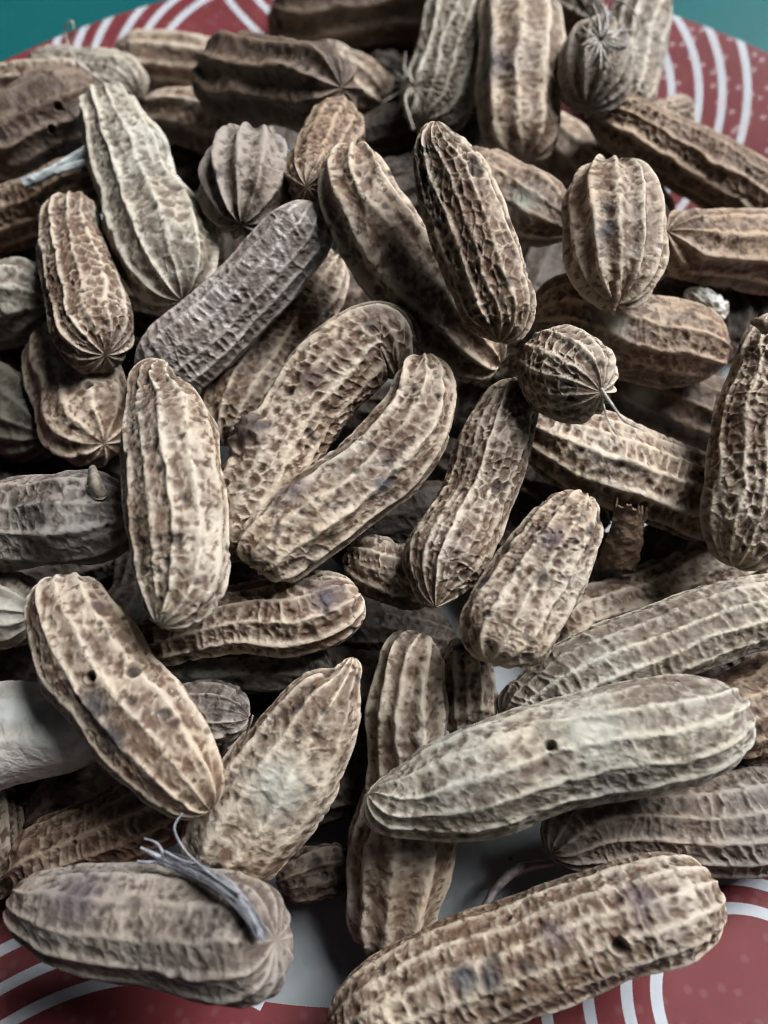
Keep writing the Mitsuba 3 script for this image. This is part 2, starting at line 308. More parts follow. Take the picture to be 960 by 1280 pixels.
# name, axis as points (x, y, z, width) in cm, label, details
PEANUTS = [
    ('p18', [(1.089, 9.691, 6.073, 0.692), (1.148, 9.419, 5.967, 0.692), (1.297, 8.874, 5.759, 0.946), (1.492, 8.174, 5.491, 1.089), (1.716, 7.480, 5.229, 0.996), (1.849, 6.773, 4.960, 0.996)], 'narrow dark-sided netted peanut slanting down to the right in the upper middle', dict(style='net', tone='tan', nA=1.8, nB=1.7, waist=0.03)),
    ('ball15', [(2.257, 6.925, 4.410, 1.255), (2.419, 6.661, 4.557, 1.255), (2.572, 6.401, 4.707, 1.206), (2.715, 6.147, 4.859, 1.157), (2.849, 5.897, 5.013, 1.157)], 'small round netted peanut seen end-on with a long pale hair on its tip', dict(style='net', tone='cream', waist=0, spots=10, gain=1.1, beak=0.3)),
    ('ball17', [(4.020, 10.412, 4.479, 1.454), (3.931, 9.781, 4.389, 1.454), (3.843, 9.165, 4.306, 1.455), (3.756, 8.564, 4.231, 1.455), (3.670, 7.978, 4.163, 1.455)], 'short round single-lobed peanut with deep ridges and a beak pointing down', dict(style='star', tone='tan', waist=0, nB=1.8, spots=8, gain=1.0, beak=0.0, marks=[('black', (3.558, 8.723, 4.943), 0.137)])),
    ('a', [(-2.883, 7.223, 4.728, 0.798), (-2.964, 6.845, 4.692, 0.798), (-2.860, 6.458, 4.653, 1.065), (-2.692, 5.816, 4.596, 1.291), (-2.579, 5.125, 4.541, 1.311), (-2.517, 4.402, 4.497, 1.156), (-2.613, 3.582, 4.476, 1.156)], 'upright pale tan peanut left of centre with long straight ridges and brown specks', dict(style='pit', tone='cream', nA=1.9, nB=2.0, waist=0.05, spots=46)),
    ('c', [(0.707, 6.960, 4.500, 0.916), (0.696, 6.526, 4.378, 0.916), (0.389, 5.953, 4.235, 1.100), (-0.093, 5.489, 4.153, 1.150), (-0.890, 4.966, 4.113, 1.129), (-1.406, 4.604, 4.082, 1.033), (-1.816, 4.316, 4.060, 1.033)], 'curved tan peanut in the very centre with smooth long ridges and a slate grey stain', dict(style='plain', tone='tan', waist=0.03, spots=40, gain=1.25, marks=[('slate', (0.051, 5.094, 4.554), 0.122), ('black', (-0.610, 4.810, 4.611), 0.060), ('violet', (-1.134, 5.151, 4.585), 0.223)])),
    ('b', [(0.402, 7.280, 3.989, 1.127), (0.152, 7.643, 4.262, 1.127), (-0.355, 7.342, 4.206, 1.278), (-0.879, 6.754, 4.040, 1.333), (-1.471, 6.020, 3.829, 1.272), (-2.042, 4.747, 3.433, 1.272)], 'hook-topped tan peanut with a dark brown scab, leaning behind the curved central peanut', dict(style='net', tone='tan', waist=0.06, spots=26, marks=[('scab', (-0.821, 6.734, 4.722), 0.182), ('clod', (-1.734, 6.175, 4.398), 0.290), ('black', (-1.456, 6.160, 4.513), 0.064)])),
    ('d', [(1.963, 6.762, 3.983, 0.878), (1.863, 6.430, 3.926, 0.878), (1.663, 6.024, 3.866, 0.979), (1.287, 5.234, 3.756, 1.023), (0.831, 4.477, 3.677, 1.062), (0.472, 3.790, 3.608, 1.062)], 'netted peanut right of centre tapering down to a pointed tip', dict(style='net', tone='tan', nB=1.5, nA=2.6, waist=0.03)),
    ('e', [(2.547, 4.825, 4.060, 0.991), (2.288, 4.439, 3.998, 0.991), (1.785, 3.828, 3.921, 1.215), (1.358, 3.303, 3.860, 1.194), (1.001, 2.840, 3.808, 1.194)], 'stubby speckled peanut below and right of centre with crumbs on its upper end', dict(style='pit', tone='tan', waist=0.02, spots=40, nA=2.4, marks=[('black', (1.121, 3.898, 4.118), 0.150), ('violet', (2.022, 4.203, 4.503), 0.176), ('crumbs', (2.119, 4.195, 4.501), 0.470)])),
    ('f', [(-4.356, 4.408, 3.887, 1.173), (-4.142, 3.951, 3.788, 1.173), (-3.754, 3.316, 3.665, 1.437), (-3.275, 2.643, 3.549, 1.410), (-2.849, 2.088, 3.464, 1.210), (-2.552, 1.634, 3.392, 1.210)], 'big tan peanut at lower left with two holes and a black stain', dict(style='plain', tone='tan', waist=0.06, spots=14, nA=2.4, nB=2.4, gain=0.9, marks=[('hole', (-3.640, 2.984, 4.333), 0.056), ('hole', (-3.132, 3.094, 4.194), 0.086), ('scab', (-3.643, 3.932, 4.209), 0.109), ('black', (-3.627, 2.656, 4.241), 0.205), ('black', (-3.419, 2.289, 4.141), 0.185), ('scab', (-2.666, 2.453, 4.018), 0.057)])),
    ('i', [(4.145, 2.144, 3.367, 1.302), (3.699, 2.047, 3.318, 1.302), (2.696, 1.915, 3.252, 1.381), (1.288, 1.709, 3.149, 1.400), (0.381, 1.543, 3.066, 1.163), (-0.171, 1.472, 3.031, 0.848), (-0.537, 1.474, 3.033, 0.848)], 'large pale greenish peanut across lower right with one small dark hole', dict(style='plain', tone='pale', waist=0.05, nA=2.6, spots=22, gain=1.05, marks=[('hole', (1.703, 1.837, 3.883), 0.056), ('bleach', (2.204, 2.030, 3.896), 0.374)])),
    ('j', [(5.597, 3.425, 3.012, 1.052), (4.953, 3.421, 3.003, 1.052), (4.138, 3.325, 2.945, 1.117), (3.262, 3.167, 2.854, 1.139), (2.371, 2.875, 2.695, 1.097), (1.696, 2.594, 2.543, 0.861), (1.310, 2.404, 2.442, 0.861)], 'pale greenish curved peanut with corduroy rows of pits at the right edge', dict(style='rib', tone='pale', waist=0.02, spots=10, gain=0.8)),
    ('l', [(5.712, 7.602, 4.049, 0.996), (5.802, 6.981, 3.825, 0.996), (5.538, 6.108, 3.513, 1.376), (5.256, 5.253, 3.210, 1.340), (4.939, 4.385, 2.906, 1.340)], 'upright ridged peanut cut by the right edge of the photo, brown-sided and netted', dict(style='net', tone='tan', nA=1.6, waist=0.04, gain=1.3)),
    ('c46', [(-5.006, 0.806, 2.720, 0.858), (-4.620, 0.693, 2.764, 0.858), (-4.073, 0.525, 2.827, 1.193), (-3.053, 0.287, 2.985, 1.389), (-2.025, 0.123, 3.191, 1.407), (-1.410, 0.066, 3.341, 1.407)], 'brownish grey peanut at the bottom left with a frayed grey stem across it', dict(style='plain', tone='grey', nA=1.7, nB=2.8, waist=0.03, spots=14, gain=0.95, marks=[('violet', (-3.862, 0.703, 3.445), 0.275)])),
    ('g', [(-0.569, 3.222, 3.390, 0.413), (-0.637, 3.062, 3.307, 0.413), (-0.850, 2.803, 3.170, 0.908), (-1.178, 2.434, 2.975, 1.239), (-1.697, 1.922, 2.705, 1.488), (-2.249, 1.403, 2.431, 1.427), (-2.684, 0.920, 2.176, 1.427)], 'cream peanut below centre with a broad smooth body and a pinched upper tip', dict(style='plain', tone='cream', nA=1.6, nB=2.2, waist=0.03, tw=0.35, spots=44, marks=[('bleach', (-1.590, 1.705, 3.421), 0.385)])),
    ('c47', [(-1.076, -1.107, 1.674, 1.247), (-0.350, -0.802, 1.828, 1.247), (0.677, -0.467, 1.997, 1.406), (1.701, -0.168, 2.148, 1.406), (2.713, 0.008, 2.237, 1.327), (3.605, 0.177, 2.321, 1.327)], 'big blotchy tan peanut at the bottom right with one round worm hole', dict(style='rib', tone='tan', waist=0.03, nB=2.8, spots=30, gain=0.85, marks=[('hole', (2.253, -0.301, 2.839), 0.093), ('slate', (0.428, -0.482, 2.661), 0.168), ('black', (0.736, -0.528, 2.709), 0.148), ('violet', (2.596, 0.159, 2.877), 0.207), ('violet', (1.520, -0.093, 2.827), 0.168)])),
    ('h', [(0.310, 3.652, 3.099, 0.818), (0.258, 3.236, 2.878, 0.818), (0.125, 2.671, 2.578, 1.055), (-0.006, 2.010, 2.226, 1.208), (-0.167, 1.060, 1.721, 1.447), (-0.299, 0.394, 1.368, 1.276), (-0.447, -0.213, 1.045, 1.276)], 'long upright warm brown peanut at bottom centre crossed by the large greenish peanut', dict(style='cord', tone='cream', waist=0.12, tw=0.42, spots=18, gain=0.9)),
    ('m', [(2.383, 6.765, 2.951, 1.301), (2.782, 6.511, 2.781, 1.301), (3.748, 6.142, 2.509, 1.506), (4.600, 5.775, 2.247, 1.390), (5.377, 5.332, 1.948, 1.390)], 'dark striped peanut right of centre with rows of deep pits, under the hairy round one', dict(style='rib', tone='tan', waist=0.03, gain=1.2)),
    ('P34', [(-4.465, 14.265, 3.755, 1.020), (-4.329, 13.617, 3.715, 1.020), (-3.955, 12.565, 3.679, 1.386), (-3.624, 11.560, 3.659, 1.482), (-3.231, 10.401, 3.663, 1.638), (-2.891, 9.505, 3.693, 1.638)], 'pale greenish peanut at upper left with a star-shaped scar on its lower end', dict(style='plain', tone='pale', waist=0.08, nB=2.6, spots=22, gain=1.6)),
    ('n35', [(-4.890, 11.759, 3.638, 1.053), (-4.793, 11.052, 3.653, 1.053), (-4.577, 10.004, 3.697, 1.275), (-4.303, 8.909, 3.777, 1.296), (-4.132, 8.066, 3.861, 1.296)], 'tan netted peanut at left with a wrinkled lower end, above the ridged one', dict(style='net', tone='tan', waist=0.03, nB=2.8)),
    ('n37', [(-0.575, 10.046, 4.444, 1.066), (-0.984, 9.710, 4.260, 1.066), (-1.799, 9.068, 3.910, 1.242), (-2.742, 8.436, 3.561, 1.219), (-3.562, 8.044, 3.342, 1.219)], 'dusty grey shiny peanut with rows of bumps, beside the star-scarred one at upper left', dict(style='rib', tone='dusty', waist=0.05, shiny=True, spots=6, gain=0.7)),
    ('n33', [(-1.595, 12.027, 4.202, 1.510), (-1.659, 11.549, 4.205, 1.510), (-1.720, 11.081, 4.213, 1.486), (-1.778, 10.621, 4.225, 1.462), (-1.833, 10.171, 4.243, 1.462)], 'fluted peanut end at upper left, spread like a fan towards the viewer', dict(style='star', tone='grey', waist=0, spots=6, nB=2.0, gain=1.1, beak=0.0)),
    ('u', [(3.687, 17.236, 3.381, 1.578), (3.567, 16.109, 3.199, 1.578), (3.463, 14.893, 3.016, 1.667), (3.387, 13.909, 2.879, 1.480), (3.379, 13.002, 2.762, 1.480)], 'upright grey-tan peanut at the top with a dark purple stain and a cracked lower end', dict(style='cord', tone='tan', waist=0.03, nA=2.6, nB=3.0, spots=14, marks=[('violet', (2.880, 14.420, 3.535), 0.301), ('black', (2.826, 14.436, 3.481), 0.136)])),
    ('w', [(4.473, 13.407, 3.353, 1.430), (4.586, 13.783, 3.421, 1.430), (4.699, 14.163, 3.491, 1.410), (4.814, 14.547, 3.563, 1.390), (4.930, 14.935, 3.637, 1.390)], 'peanut end at the top with a burst of pale dry fibres on its tip', dict(style='star', tone='grey', waist=0, spots=6, gain=0.7)),
    ('t', [(4.955, 9.792, 3.415, 1.194), (5.674, 10.007, 3.040, 1.194), (6.762, 10.313, 2.505, 1.473), (8.357, 10.601, 1.692, 1.473)], 'brown peanut at the right edge lying level below the wavy-ridged one', dict(style='cord', tone='warm', waist=0.02, spots=20, gain=0.8)),
    ('s', [(4.905, 14.119, 2.602, 1.164), (5.530, 13.754, 2.423, 1.164), (6.567, 13.099, 2.102, 1.352), (7.603, 12.446, 1.780, 1.320), (8.644, 11.863, 1.495, 1.320)], 'long peanut at upper right with a bright wavy ridge, reaching over the plate rim', dict(style='net', tone='warm', waist=0.03, nA=2.2, gain=1.4)),
    ('v', [(3.072, 18.414, 3.015, 1.452), (2.665, 17.471, 2.742, 1.452), (2.266, 16.545, 2.476, 1.462), (1.874, 15.634, 2.219, 1.472), (1.490, 14.738, 1.970, 1.472)], 'pale netted peanut at the top with a ragged fibrous tip', dict(style='net', tone='pale', waist=0.05, nB=2.0, gain=1.5, spots=8)),
    ('q', [(-0.033, 10.557, 4.943, 1.118), (0.033, 10.086, 4.745, 1.118), (0.365, 9.362, 4.444, 1.330), (0.995, 8.387, 4.047, 1.345), (1.473, 7.774, 3.802, 1.099), (1.752, 7.365, 3.637, 1.099)], 'tan peanut with broad smooth ridges half hidden behind the narrow netted one in upper middle', dict(style='cord', tone='tan', waist=0.04, spots=16)),
    ('o', [(2.751, 8.962, 3.058, 1.468), (3.528, 8.712, 2.927, 1.468), (4.307, 8.462, 2.796, 1.455), (5.085, 8.211, 2.665, 1.442), (5.864, 7.960, 2.534, 1.442)], 'brown peanut right of centre with a pale upper ridge, under the beaked round one', dict(style='plain', tone='warm', waist=0.02, nB=1.7, gain=1.2, marks=[('bleach', (3.788, 8.247, 3.509), 0.248)])),
    ('n36', [(-5.306, 9.652, 2.609, 1.445), (-4.960, 8.821, 2.668, 1.445), (-4.674, 7.970, 2.741, 1.449), (-4.411, 7.065, 2.841, 1.449)], 'broad ridged tan peanut at left with a small hole, tucked under the netted one', dict(style='cord', tone='tan', waist=0.0, spots=14, gain=0.75, marks=[('hole', (-4.376, 7.926, 3.417), 0.062)])),
    ('n41', [(-6.040, 5.692, 3.256, 1.272), (-5.391, 5.626, 3.403, 1.272), (-4.757, 5.561, 3.549, 1.288), (-4.139, 5.494, 3.696, 1.303), (-3.536, 5.428, 3.842, 1.303)], 'grey-brown peanut at the left edge with a short stub on its corner', dict(style='plain', tone='grey', waist=0.02, nB=2.9, gain=1.3)),
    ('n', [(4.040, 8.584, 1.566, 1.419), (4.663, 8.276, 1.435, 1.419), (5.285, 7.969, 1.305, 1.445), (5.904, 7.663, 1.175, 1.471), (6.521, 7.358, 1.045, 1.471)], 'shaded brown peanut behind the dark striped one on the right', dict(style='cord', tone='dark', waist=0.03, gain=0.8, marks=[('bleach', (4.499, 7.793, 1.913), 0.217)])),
    ('k', [(6.265, 5.195, 1.282, 1.187), (5.255, 4.884, 1.212, 1.187), (4.256, 4.577, 1.144, 1.206), (3.268, 4.272, 1.078, 1.224), (2.292, 3.972, 1.013, 1.224)], 'tan peanut half buried above the corduroy one at right', dict(style='pit', tone='tan', waist=0.03)),
    ('n50', [(-3.559, 3.870, 2.982, 0.807), (-3.025, 3.900, 3.052, 0.807), (-2.072, 3.942, 3.170, 1.017), (-1.186, 3.997, 3.291, 1.160), (-0.506, 4.064, 3.397, 1.160)], 'tan peanut with sharp cross ribs and a purple stained end, below the central pair', dict(style='rib', tone='tan', waist=0.03, nB=2.8, marks=[('violet', (-0.826, 4.020, 3.846), 0.247)])),
    ('n38', [(-0.622, 10.544, 2.783, 1.321), (-1.141, 9.732, 2.679, 1.321), (-1.640, 8.943, 2.586, 1.296), (-2.119, 8.177, 2.506, 1.270), (-2.577, 7.436, 2.437, 1.270)], 'dim netted peanut behind the scabbed one, upper left of centre', dict(style='net', tone='tan', waist=0.03)),
    ('c48', [(1.846, 0.967, 1.791, 1.170), (2.742, 1.006, 1.658, 1.170), (3.658, 1.046, 1.524, 1.327), (4.596, 1.087, 1.391, 1.487), (5.555, 1.128, 1.258, 1.487)], 'greyish brown peanut at lower right with rows of knobbly ribs above the white stripes', dict(style='rib', tone='grey', waist=0.02, gain=1.1)),
    ('n43', [(-6.512, 2.959, 2.039, 1.565), (-5.853, 2.926, 2.231, 1.565), (-5.211, 2.892, 2.423, 1.441), (-4.587, 2.858, 2.615, 1.320), (-3.981, 2.823, 2.807, 1.320)], 'very pale smooth white peanut at the left edge under the two-holed tan one', dict(style='smooth', tone='white', waist=0.0, fine=True, spots=2)),
    ('n45', [(-5.415, 1.151, 1.545, 1.091), (-4.777, 1.366, 1.750, 1.091), (-4.149, 1.578, 1.953, 1.126), (-3.529, 1.786, 2.154, 1.161), (-2.918, 1.991, 2.353, 1.161)], 'warm brown peanut at lower left lying under the two-holed tan one', dict(style='rib', tone='warm', waist=0.03, gain=0.9)),
    ('n44', [(-6.045, 2.516, 1.540, 0.875), (-6.037, 2.110, 1.427, 0.875), (-6.027, 1.710, 1.317, 0.892), (-6.018, 1.314, 1.209, 0.908), (-6.007, 0.924, 1.104, 0.908)], 'tan peanut end at the lower left edge of the photo below the white one', dict(style='pit', tone='tan', waist=0.0)),
    ('n56', [(-7.199, 13.860, 3.086, 1.470), (-6.629, 14.137, 3.117, 1.470), (-6.051, 14.416, 3.149, 1.479), (-5.466, 14.698, 3.182, 1.488), (-4.873, 14.982, 3.216, 1.488)], 'dark purplish brown peanut at the upper left edge with two small black holes', dict(style='cord', tone='dark', waist=0.03, fine=True, marks=[('hole', (-5.348, 14.155, 3.675), 0.074), ('hole', (-5.533, 13.889, 3.404), 0.075)])),
    ('x', [(6.750, 18.008, 2.332, 1.389), (6.442, 17.081, 2.215, 1.389), (6.140, 16.176, 2.108, 1.331), (5.845, 15.292, 2.012, 1.274), (5.556, 14.429, 1.928, 1.274)], 'pale netted peanut at the top edge beside the white rim stripes', dict(style='net', tone='pale', waist=0.03, fine=False, gain=1.3)),
    ('r', [(1.807, 11.965, 3.360, 1.259), (2.259, 11.563, 3.347, 1.259), (2.699, 11.167, 3.338, 1.279), (3.128, 10.777, 3.332, 1.298), (3.545, 10.393, 3.329, 1.298)], 'warm tan peanut end pointing right, behind the narrow netted one', dict(style='plain', tone='warm', waist=0.02, nB=1.7, fine=False, marks=[('bleach', (2.686, 10.602, 3.820), 0.237)])),
    ('y', [(3.606, 15.382, 1.241, 1.439), (4.314, 14.552, 1.201, 1.439), (4.992, 13.744, 1.172, 1.411), (5.641, 12.955, 1.154, 1.384), (6.260, 12.188, 1.146, 1.384)], 'pale blurred peanut behind the wavy-ridged one at upper right', dict(style='cord', tone='cream', waist=0.03, fine=False)),
    ('n32', [(-0.134, 12.960, 3.924, 1.039), (-0.282, 12.276, 4.080, 1.039), (-0.421, 11.610, 4.245, 1.006), (-0.550, 10.962, 4.419, 0.974), (-0.669, 10.333, 4.602, 0.974)], 'small brown rounded peanut end right of the fan-shaped one', dict(style='net', tone='warm', waist=0.02, fine=False)),
    ('n31', [(-2.698, 15.152, 3.293, 1.524), (-1.949, 14.696, 3.486, 1.524), (-1.233, 14.245, 3.682, 1.472), (-0.550, 13.799, 3.880, 1.422), (0.100, 13.358, 4.080, 1.422)], 'dark brown deeply fluted peanut across the upper left above the fan-shaped one', dict(style='cord', tone='dark', waist=0.07, fine=False, gain=1.2)),
    ('n31b', [(-0.917, 17.807, 1.513, 1.528), (-0.475, 17.541, 1.479, 1.528), (-0.036, 17.276, 1.445, 1.503), (0.399, 17.014, 1.413, 1.478), (0.829, 16.753, 1.382, 1.478)], 'tan ribbed peanut end behind the deeply fluted one at upper left', dict(style='cord', tone='tan', waist=0.03, fine=False)),
    ('n29', [(-1.640, 18.990, 2.026, 1.685), (-0.465, 18.926, 2.043, 1.685), (0.703, 18.863, 2.061, 1.681), (1.867, 18.799, 2.078, 1.677), (3.024, 18.736, 2.096, 1.677)], 'dark peanut lying level at the very top edge of the photo', dict(style='cord', tone='dark', waist=0.03, fine=False, gain=0.7)),
    ('n30', [(4.284, 19.253, 2.165, 1.166), (4.642, 18.880, 2.129, 1.166), (4.994, 18.510, 2.095, 1.122), (5.340, 18.144, 2.063, 1.078), (5.680, 17.781, 2.032, 1.078)], 'grey blurred peanut end at the top edge behind the purple-stained one', dict(style='net', tone='grey', waist=0.02, fine=False)),
    ('n67', [(-7.807, 15.839, 2.765, 1.206), (-7.084, 15.814, 2.812, 1.206), (-6.366, 15.789, 2.859, 1.170), (-5.652, 15.763, 2.906, 1.134), (-4.943, 15.738, 2.953, 1.134)], 'thin strip of pale brown peanut at upper left above the two-holed dark one', dict(style='cord', tone='tan', waist=0.02, fine=False)),
    ('n57', [(-6.762, 17.494, 2.290, 1.140), (-6.119, 17.140, 2.344, 1.140), (-5.488, 16.789, 2.400, 1.161), (-4.871, 16.441, 2.458, 1.181), (-4.267, 16.097, 2.518, 1.181)], 'pale peanut at upper left with a fine looped hair rising over the rim', dict(style='net', tone='pale', waist=0.02, fine=False)),
    ('n58', [(-5.103, 18.135, 1.803, 1.270), (-4.326, 18.042, 1.793, 1.270), (-3.556, 17.901, 1.758, 1.232), (-2.794, 17.712, 1.699, 1.193), (-2.040, 17.475, 1.617, 1.193)], 'tan peanut with bold curved stripes against the far rim at upper left', dict(style='cord', tone='tan', waist=0.04, fine=False)),
    ('n59', [(-4.765, 16.869, 1.246, 1.446), (-3.973, 16.327, 1.523, 1.446), (-3.218, 15.791, 1.803, 1.424), (-2.498, 15.261, 2.085, 1.401), (-1.814, 14.735, 2.371, 1.401)], 'blurred tan peanut right of the star-scarred one at upper left', dict(style='cord', tone='tan', waist=0.03, fine=False)),
    ('z', [(6.185, 14.983, 1.310, 0.895), (6.494, 15.069, 1.360, 0.895), (6.804, 15.155, 1.410, 0.878), (7.113, 15.241, 1.460, 0.860), (7.422, 15.327, 1.510, 0.860)], 'small netted peanut tip against the rim above the wavy-ridged one', dict(style='net', tone='tan', waist=0.0, fine=False)),
    ('n60', [(-7.342, 12.775, 2.139, 1.227), (-6.631, 12.773, 2.394, 1.227), (-5.939, 12.766, 2.647, 1.239), (-5.263, 12.753, 2.897, 1.251), (-4.605, 12.736, 3.145, 1.251)], 'shaded brown peanut at the left edge under the pale stalk', dict(style='net', tone='warm', waist=0.02, fine=False)),
    ('n61', [(-8.443, 13.848, 1.036, 0.768), (-8.082, 13.611, 1.217, 0.768), (-7.728, 13.375, 1.399, 0.757), (-7.382, 13.140, 1.581, 0.745), (-7.043, 12.906, 1.763, 0.745)], 'tiny pale peanut tip at the left edge level with the star-shaped scar', dict(style='smooth', tone='cream', waist=0.0, fine=False)),
    ('n39', [(-7.595, 10.643, 2.202, 1.489), (-7.002, 10.526, 2.434, 1.489), (-6.425, 10.407, 2.665, 1.463), (-5.864, 10.286, 2.895, 1.437), (-5.320, 10.163, 3.123, 1.437)], 'pale striped peanut at the left edge beside the two-lobed one', dict(style='cord', tone='pale', waist=0.02, fine=False)),
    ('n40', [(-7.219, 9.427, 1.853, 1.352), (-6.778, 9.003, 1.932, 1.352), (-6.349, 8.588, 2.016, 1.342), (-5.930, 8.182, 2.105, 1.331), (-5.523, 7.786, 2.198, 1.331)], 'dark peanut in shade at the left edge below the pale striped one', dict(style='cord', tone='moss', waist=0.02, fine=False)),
    ('n42', [(-6.265, 4.877, 2.549, 1.211), (-5.943, 4.766, 2.629, 1.211), (-5.627, 4.656, 2.709, 1.198), (-5.315, 4.548, 2.790, 1.186), (-5.009, 4.441, 2.872, 1.186)], 'peanut at the left edge with a bleached white patch, above the white one', dict(style='plain', tone='tan', waist=0.02, fine=False, marks=[('bleach', (-5.238, 4.328, 3.243), 0.371)])),
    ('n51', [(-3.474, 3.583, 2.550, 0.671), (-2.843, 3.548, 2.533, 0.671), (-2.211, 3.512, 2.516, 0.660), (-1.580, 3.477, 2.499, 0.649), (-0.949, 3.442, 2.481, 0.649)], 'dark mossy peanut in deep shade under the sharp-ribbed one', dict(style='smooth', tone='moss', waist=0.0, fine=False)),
    ('n52', [(-3.118, 2.954, 2.698, 0.817), (-2.852, 2.904, 2.717, 0.817), (-2.588, 2.854, 2.735, 0.814), (-2.326, 2.805, 2.754, 0.812), (-2.065, 2.756, 2.773, 0.812)], 'small greyish brown peanut end right of the two-holed tan one at lower left', dict(style='plain', tone='grey', waist=0.0, fine=True)),
    ('n53', [(-0.591, 4.890, 3.067, 0.902), (-0.276, 4.713, 3.034, 0.902), (0.036, 4.538, 3.002, 0.898), (0.346, 4.363, 2.970, 0.894), (0.653, 4.190, 2.939, 0.894)], 'dark netted peanut end in shade left of the pointed one', dict(style='net', tone='tan', waist=0.0, fine=False)),
    ('n54', [(0.923, 3.586, 2.721, 0.769), (0.926, 3.262, 2.622, 0.769), (0.930, 2.941, 2.525, 0.776), (0.933, 2.624, 2.430, 0.783), (0.936, 2.310, 2.336, 0.783)], 'dark peanut deep in the gap under the stubby speckled one', dict(style='plain', tone='tan', waist=0.0, fine=False)),
    ('n49', [(4.045, 2.207, 2.240, 1.146), (4.482, 2.348, 2.122, 1.146), (4.929, 2.492, 2.005, 1.185), (5.388, 2.639, 1.891, 1.225), (5.858, 2.790, 1.778, 1.225)], 'warm brown peanut at the right edge behind the large greenish one', dict(style='plain', tone='warm', waist=0.02, fine=False)),
    ('n62', [(1.682, 8.406, 2.019, 0.826), (1.928, 8.538, 2.068, 0.826), (2.174, 8.670, 2.117, 0.827), (2.420, 8.802, 2.166, 0.828), (2.668, 8.935, 2.216, 0.828)], "small dark peanut end in shade just above the round hairy one's left side", dict(style='net', tone='tan', waist=0.0, fine=False)),
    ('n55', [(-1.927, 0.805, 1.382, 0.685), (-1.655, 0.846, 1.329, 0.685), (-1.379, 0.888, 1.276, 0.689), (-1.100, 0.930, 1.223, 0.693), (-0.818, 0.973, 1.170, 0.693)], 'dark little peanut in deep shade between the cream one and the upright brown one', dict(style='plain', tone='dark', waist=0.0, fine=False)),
    ('n64', [(5.517, 9.480, 2.564, 0.495), (5.677, 9.361, 2.506, 0.495), (5.837, 9.242, 2.448, 0.495), (5.997, 9.123, 2.390, 0.495), (6.157, 9.005, 2.332, 0.495)], 'tiny bright bleached peanut tip in the gap at right under the level brown one', dict(style='smooth', tone='white', waist=0.0, fine=False)),
    ('gap0', [(-4.367, 4.119, 1.605, 1.150), (-4.179, 4.754, 1.451, 1.150), (-4.054, 5.177, 1.349, 1.058), (-3.929, 5.600, 1.247, 1.116), (-3.741, 6.235, 1.094, 1.116)], GAP, dict(style='net', tone='gap_shade', fine=False, group=GAPS)),
    ('gap1', [(0.784, 3.223, 1.138, 1.278), (0.057, 3.282, 1.285, 1.278), (-0.428, 3.322, 1.383, 1.176), (-0.913, 3.361, 1.481, 1.240), (-1.641, 3.420, 1.628, 1.240)], GAP, dict(style='cord', tone='gap_shade', fine=False, group=GAPS)),
    ('gap2', [(-6.593, 3.249, 1.080, 1.287), (-6.152, 3.753, 1.209, 1.287), (-5.859, 4.089, 1.295, 1.184), (-5.565, 4.425, 1.381, 1.248), (-5.124, 4.930, 1.509, 1.248)], GAP, dict(style='rib', tone='gap_shade', fine=False, group=GAPS)),
    ('gap3', [(3.866, 5.928, 1.201, 1.055), (2.987, 6.393, 1.135, 1.055), (2.402, 6.703, 1.091, 0.971), (1.817, 7.013, 1.048, 1.023), (0.938, 7.478, 0.982, 1.023)], GAP, dict(style='pit', tone='gap_shade', fine=False, group=GAPS)),
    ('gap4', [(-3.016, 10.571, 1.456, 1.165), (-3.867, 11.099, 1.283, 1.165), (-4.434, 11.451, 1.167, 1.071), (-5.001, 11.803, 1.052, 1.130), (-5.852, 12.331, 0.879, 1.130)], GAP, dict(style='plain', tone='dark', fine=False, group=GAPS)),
    ('gap5', [(-1.170, 5.792, 1.816, 1.353), (-0.445, 5.923, 1.629, 1.353), (0.038, 6.011, 1.505, 1.244), (0.522, 6.099, 1.380, 1.312), (1.247, 6.231, 1.193, 1.312)], GAP, dict(style='net', tone='gap_shade', fine=False, group=GAPS)),
    ('gap6', [(6.529, 9.122, 1.165, 1.190), (6.525, 9.992, 1.248, 1.190), (6.523, 10.572, 1.304, 1.094), (6.520, 11.151, 1.359, 1.154), (6.516, 12.021, 1.442, 1.154)], GAP, dict(style='cord', tone='gap_shade', fine=False, group=GAPS)),
    ('gap7', [(-0.965, 15.695, 1.001, 1.161), (-0.135, 15.808, 1.014, 1.161), (0.419, 15.883, 1.022, 1.068), (0.972, 15.958, 1.030, 1.126), (1.803, 16.071, 1.043, 1.126)], GAP, dict(style='rib', tone='gap_shade', fine=False, group=GAPS)),
    ('gap8', [(1.165, 8.288, 1.196, 1.118), (0.406, 8.444, 1.143, 1.118), (-0.100, 8.548, 1.109, 1.028), (-0.606, 8.652, 1.074, 1.084), (-1.365, 8.808, 1.021, 1.084)], GAP, dict(style='pit', tone='gap_shade', fine=False, group=GAPS)),
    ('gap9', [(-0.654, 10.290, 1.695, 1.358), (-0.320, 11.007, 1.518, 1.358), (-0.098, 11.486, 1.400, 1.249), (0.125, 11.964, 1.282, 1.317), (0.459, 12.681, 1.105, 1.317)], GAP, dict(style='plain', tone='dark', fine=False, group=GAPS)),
    ('gap10', [(-2.358, 11.003, 1.330, 1.226), (-2.536, 11.835, 1.460, 1.226), (-2.655, 12.389, 1.547, 1.128), (-2.774, 12.944, 1.634, 1.189), (-2.952, 13.776, 1.765, 1.189)], GAP, dict(style='net', tone='gap_shade', fine=False, group=GAPS)),
    ('gap11', [(1.654, 15.203, 1.008, 1.360), (2.408, 15.555, 1.127, 1.360), (2.910, 15.789, 1.206, 1.252), (3.413, 16.023, 1.285, 1.320), (4.166, 16.375, 1.403, 1.320)], GAP, dict(style='cord', tone='gap_shade', fine=False, group=GAPS)),
